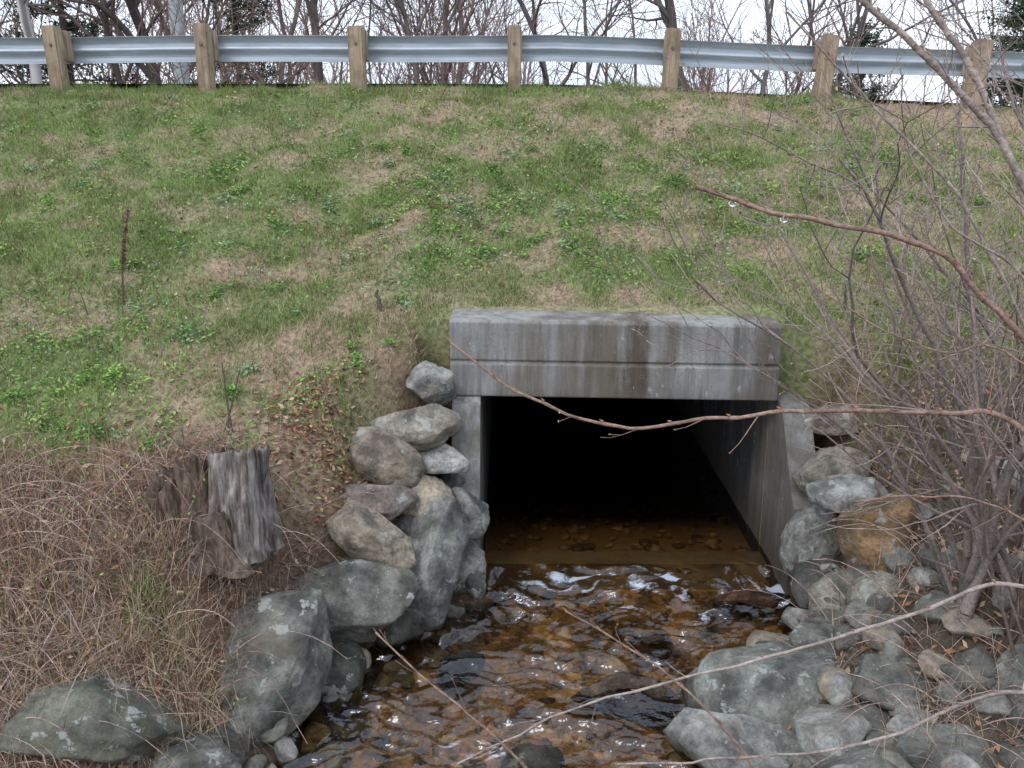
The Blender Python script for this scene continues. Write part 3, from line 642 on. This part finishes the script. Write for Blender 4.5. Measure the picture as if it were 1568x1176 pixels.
# ---------------- foreground shrub with long branches ----------------
fs=link(bpy.data.objects.new('foreground_shrub',None))
def cr(P,n=8):
    P=np.array(P,float);P=np.vstack([2*P[0]-P[1],P,2*P[-1]-P[-2]]);o=[]
    for i in range(1,len(P)-2):
        for t in np.linspace(0,1,n,endpoint=False):
            o.append(.5*((2*P[i])+(-P[i-1]+P[i+1])*t+(2*P[i-1]-5*P[i]+4*P[i+1]-P[i+2])*t*t+(-P[i-1]+3*P[i]-3*P[i+1]+P[i+2])*t**3))
    o.append(P[-2]);return np.array(o)
rt=(2.45,2.3,gz(2.45,2.3)-.05);rt2=(1.35,2.1,gz(1.35,2.1)-.05)
CA=(.29,.19,.15);CB=(.34,.28,.25)
BR=[([(.538,2.66,3.24),(.796,2.64,3.158),(1.2,2.61,3.075),(1.37,2.57,2.937),(1.5,2.53,2.80),(1.9,2.4,2.2),rt],.0065,.018,CA),
([(-.194,2.727,2.753),(.033,2.68,2.595),(.332,2.654,2.496),(.652,2.662,2.525),(.92,2.668,2.545),(1.352,2.666,2.541),(1.616,2.65,2.486),(2.05,2.5,2.0),rt],.0042,.016,CA),
([(-.462,2.653,1.766),(-.296,2.609,1.614),(-.053,2.554,1.422),(.168,2.49,1.21),(.7,2.3,.8),rt2],.0028,.010,CA),
([(.179,2.673,1.836),(.367,2.642,1.73),(.61,2.594,1.56),(.81,2.526,1.32),(1.1,2.3,.8),rt2],.0028,.010,CA),
([(-.186,2.53,1.337),(.256,2.584,1.528),(.919,2.633,1.698),(1.361,2.67,1.826),(1.732,2.694,1.91),(2.15,2.6,1.6),rt],.003,.013,CB),
([(.35,2.50,1.36),(.654,2.53,1.348),(1.184,2.548,1.4),(1.732,2.6,1.57),(2.15,2.5,1.3),rt],.0035,.012,CB),
([(.98,3.05,3.95),(1.105,3.03,3.794),(1.352,2.963,3.576),(1.616,2.867,3.239),(2.0,2.65,2.4),rt],.009,.026,CB),
([(1.25,3.04,3.95),(1.311,3.03,3.79),(1.476,2.95,3.536),(1.65,2.87,3.15),(2.05,2.65,2.3),rt],.009,.024,CB),
([(1.00,2.9,2.9),(1.25,2.85,2.75),(1.42,2.8,2.70),(1.62,2.76,2.69),(2.0,2.6,2.2),rt],.0025,.010,CA),
([(1.15,2.75,2.2),(1.4,2.75,2.22),(1.7,2.72,2.15),(2.1,2.6,1.8),rt],.0025,.010,CA),
([(1.20,2.8,3.35),(1.38,2.8,3.1),(1.6,2.75,2.95),(1.95,2.6,2.4),rt],.003,.012,CB),
([(.85,2.95,3.75),(1.1,2.92,3.5),(1.4,2.85,3.2),(1.65,2.8,2.8),(2.0,2.6,2.1),rt],.003,.014,CB)]
S=[];C=[];tipsf=[];B_=[]
for bi,(P,r0,r1,cl) in enumerate(BR):
    q=cr(P);n=len(q);L=np.concatenate([[0],np.cumsum(np.linalg.norm(np.diff(q,axis=0),axis=1))]);t=L/L[-1]
    q=q+np.stack([fbm(L*9,L*0+3,0,1)-.5,0*L,fbm(L*9,L*0+9,0,2)-.5],1)*.022*np.minimum(1,L*5)[:,None]
    rr=r0+(r1-r0)*t**1.2
    for i in range(n-1):
        kn=1.0+.25*(i%5==0)
        S.append((*q[i],*q[i+1],rr[i]*kn,rr[i+1],0));C.append(np.array(cl)*rng.uniform(.7,1.15))
        if i%5==0: B_.append((q[i]+np.array([0,0,rr[i]*1.4]),q[i+1]-q[i],rr[i]))
    for i in range(3,int(n*.62),5 if bi in (0,1,2,3) else 3):
        T=[];d=nrm(q[i-1]-q[i])+rng.normal(0,.55,3)+np.array([0,0,.2])
        grow(T,q[i],d,rng.uniform(.05,.17 if bi in (0,1,2,3) else .30),rr[i]*.4,1,2,dict(step=[.04,.04,.03],wig=.12,up=.01,start=[.2,.3],prob=[.3,.22],fwd=.8,rmin=.0010),tipsf)
        for s_ in T: S.append(s_);C.append(np.array(cl)*rng.uniform(.7,1.1))
S=np.array([s[:8] for s in S]);tubes('branches',S,8,m_bark,np.array(C),parent=fs)
S=[(*p,*(p+nrm(d)*-.012+np.array([0,0,.006])),max(r*.8,.002),.0006) for p,d,r in B_]
tubes('buds',S,6,m_bark,np.tile([.30,.15,.10],(len(S),1)),parent=fs)
tp=np.array(tipsf);n=len(tp)
leaves('leaf_buds',tp,rng.uniform(.003,.008,n),np.array([[.40,.36,.14]])*rng.uniform(.5,1.2,(n,1)),m_blade,.9,parent=fs)
m,nt,out=M('water_drop');g_=nd(nt,'ShaderNodeBsdfGlass');g_.inputs['IOR'].default_value=1.33;nt.links.new(g_.outputs[0],out.inputs[0])
for px_,py_,pz_ in ((.648,2.652,3.190),(.80,2.64,3.145)):
    bm=bmesh.new();bmesh.ops.create_uvsphere(bm,u_segments=16,v_segments=10,radius=.008)
    for v in bm.verts:
        v.co.x*=1.5
    me=bpy.data.meshes.new('raindrop');bm.to_mesh(me);bm.free();me.materials.append(m);me.polygons.foreach_set('use_smooth',[True]*len(me.polygons))
    o=link(bpy.data.objects.new('raindrop',me));o.location=(px_,py_,pz_);o.parent=fs
# ---------------- light, world, camera ----------------
w=bpy.data.worlds.new('World');scene.world=w;w.use_nodes=True;nt=w.node_tree;nt.nodes.clear()
out=nt.nodes.new('ShaderNodeOutputWorld');bg=nt.nodes.new('ShaderNodeBackground');sk=nt.nodes.new('ShaderNodeTexSky')
sk.sky_type='NISHITA';sk.sun_disc=False;sk.sun_elevation=math.radians(50);sk.sun_rotation=math.radians(215);sk.dust_density=4;sk.air_density=1
tc=nt.nodes.new('ShaderNodeTexCoord')
nz=noise(nt,mapping(nt,tc.outputs['Generated'],(1,1,3)),2.2,5,.6)
cl=mixc(nt,ramp(nt,nz,.35,.7),(7.8,9.0,10.9),(11.5,12.2,13.2))
c=mixc(nt,.8,sk.outputs[0],cl);nt.links.new(c,bg.inputs[0]);bg.inputs[1].default_value=.15;nt.links.new(bg.outputs[0],out.inputs[0])
sl=bpy.data.lights.new('sun','SUN');sl.energy=.95;sl.angle=math.radians(18);sl.color=(1,.98,.95)
so=link(bpy.data.objects.new('sun',sl));az_=math.radians(215)
sd_=Vector((math.sin(az_)*math.cos(math.radians(50)),math.cos(az_)*math.cos(math.radians(50)),math.sin(math.radians(50))))
so.rotation_euler=sd_.to_track_quat('Z','Y').to_euler()
cam=bpy.data.cameras.new('camera');cam.sensor_width=36;cam.lens=31.18;cam.clip_end=2000;cam.clip_start=.05
co=link(bpy.data.objects.new('camera',cam));co.location=(0,0,3.4);co.rotation_euler=(math.radians(74),0,0);scene.camera=co
scene.view_settings.view_transform='Standard';scene.view_settings.look='None';scene.view_settings.exposure=0
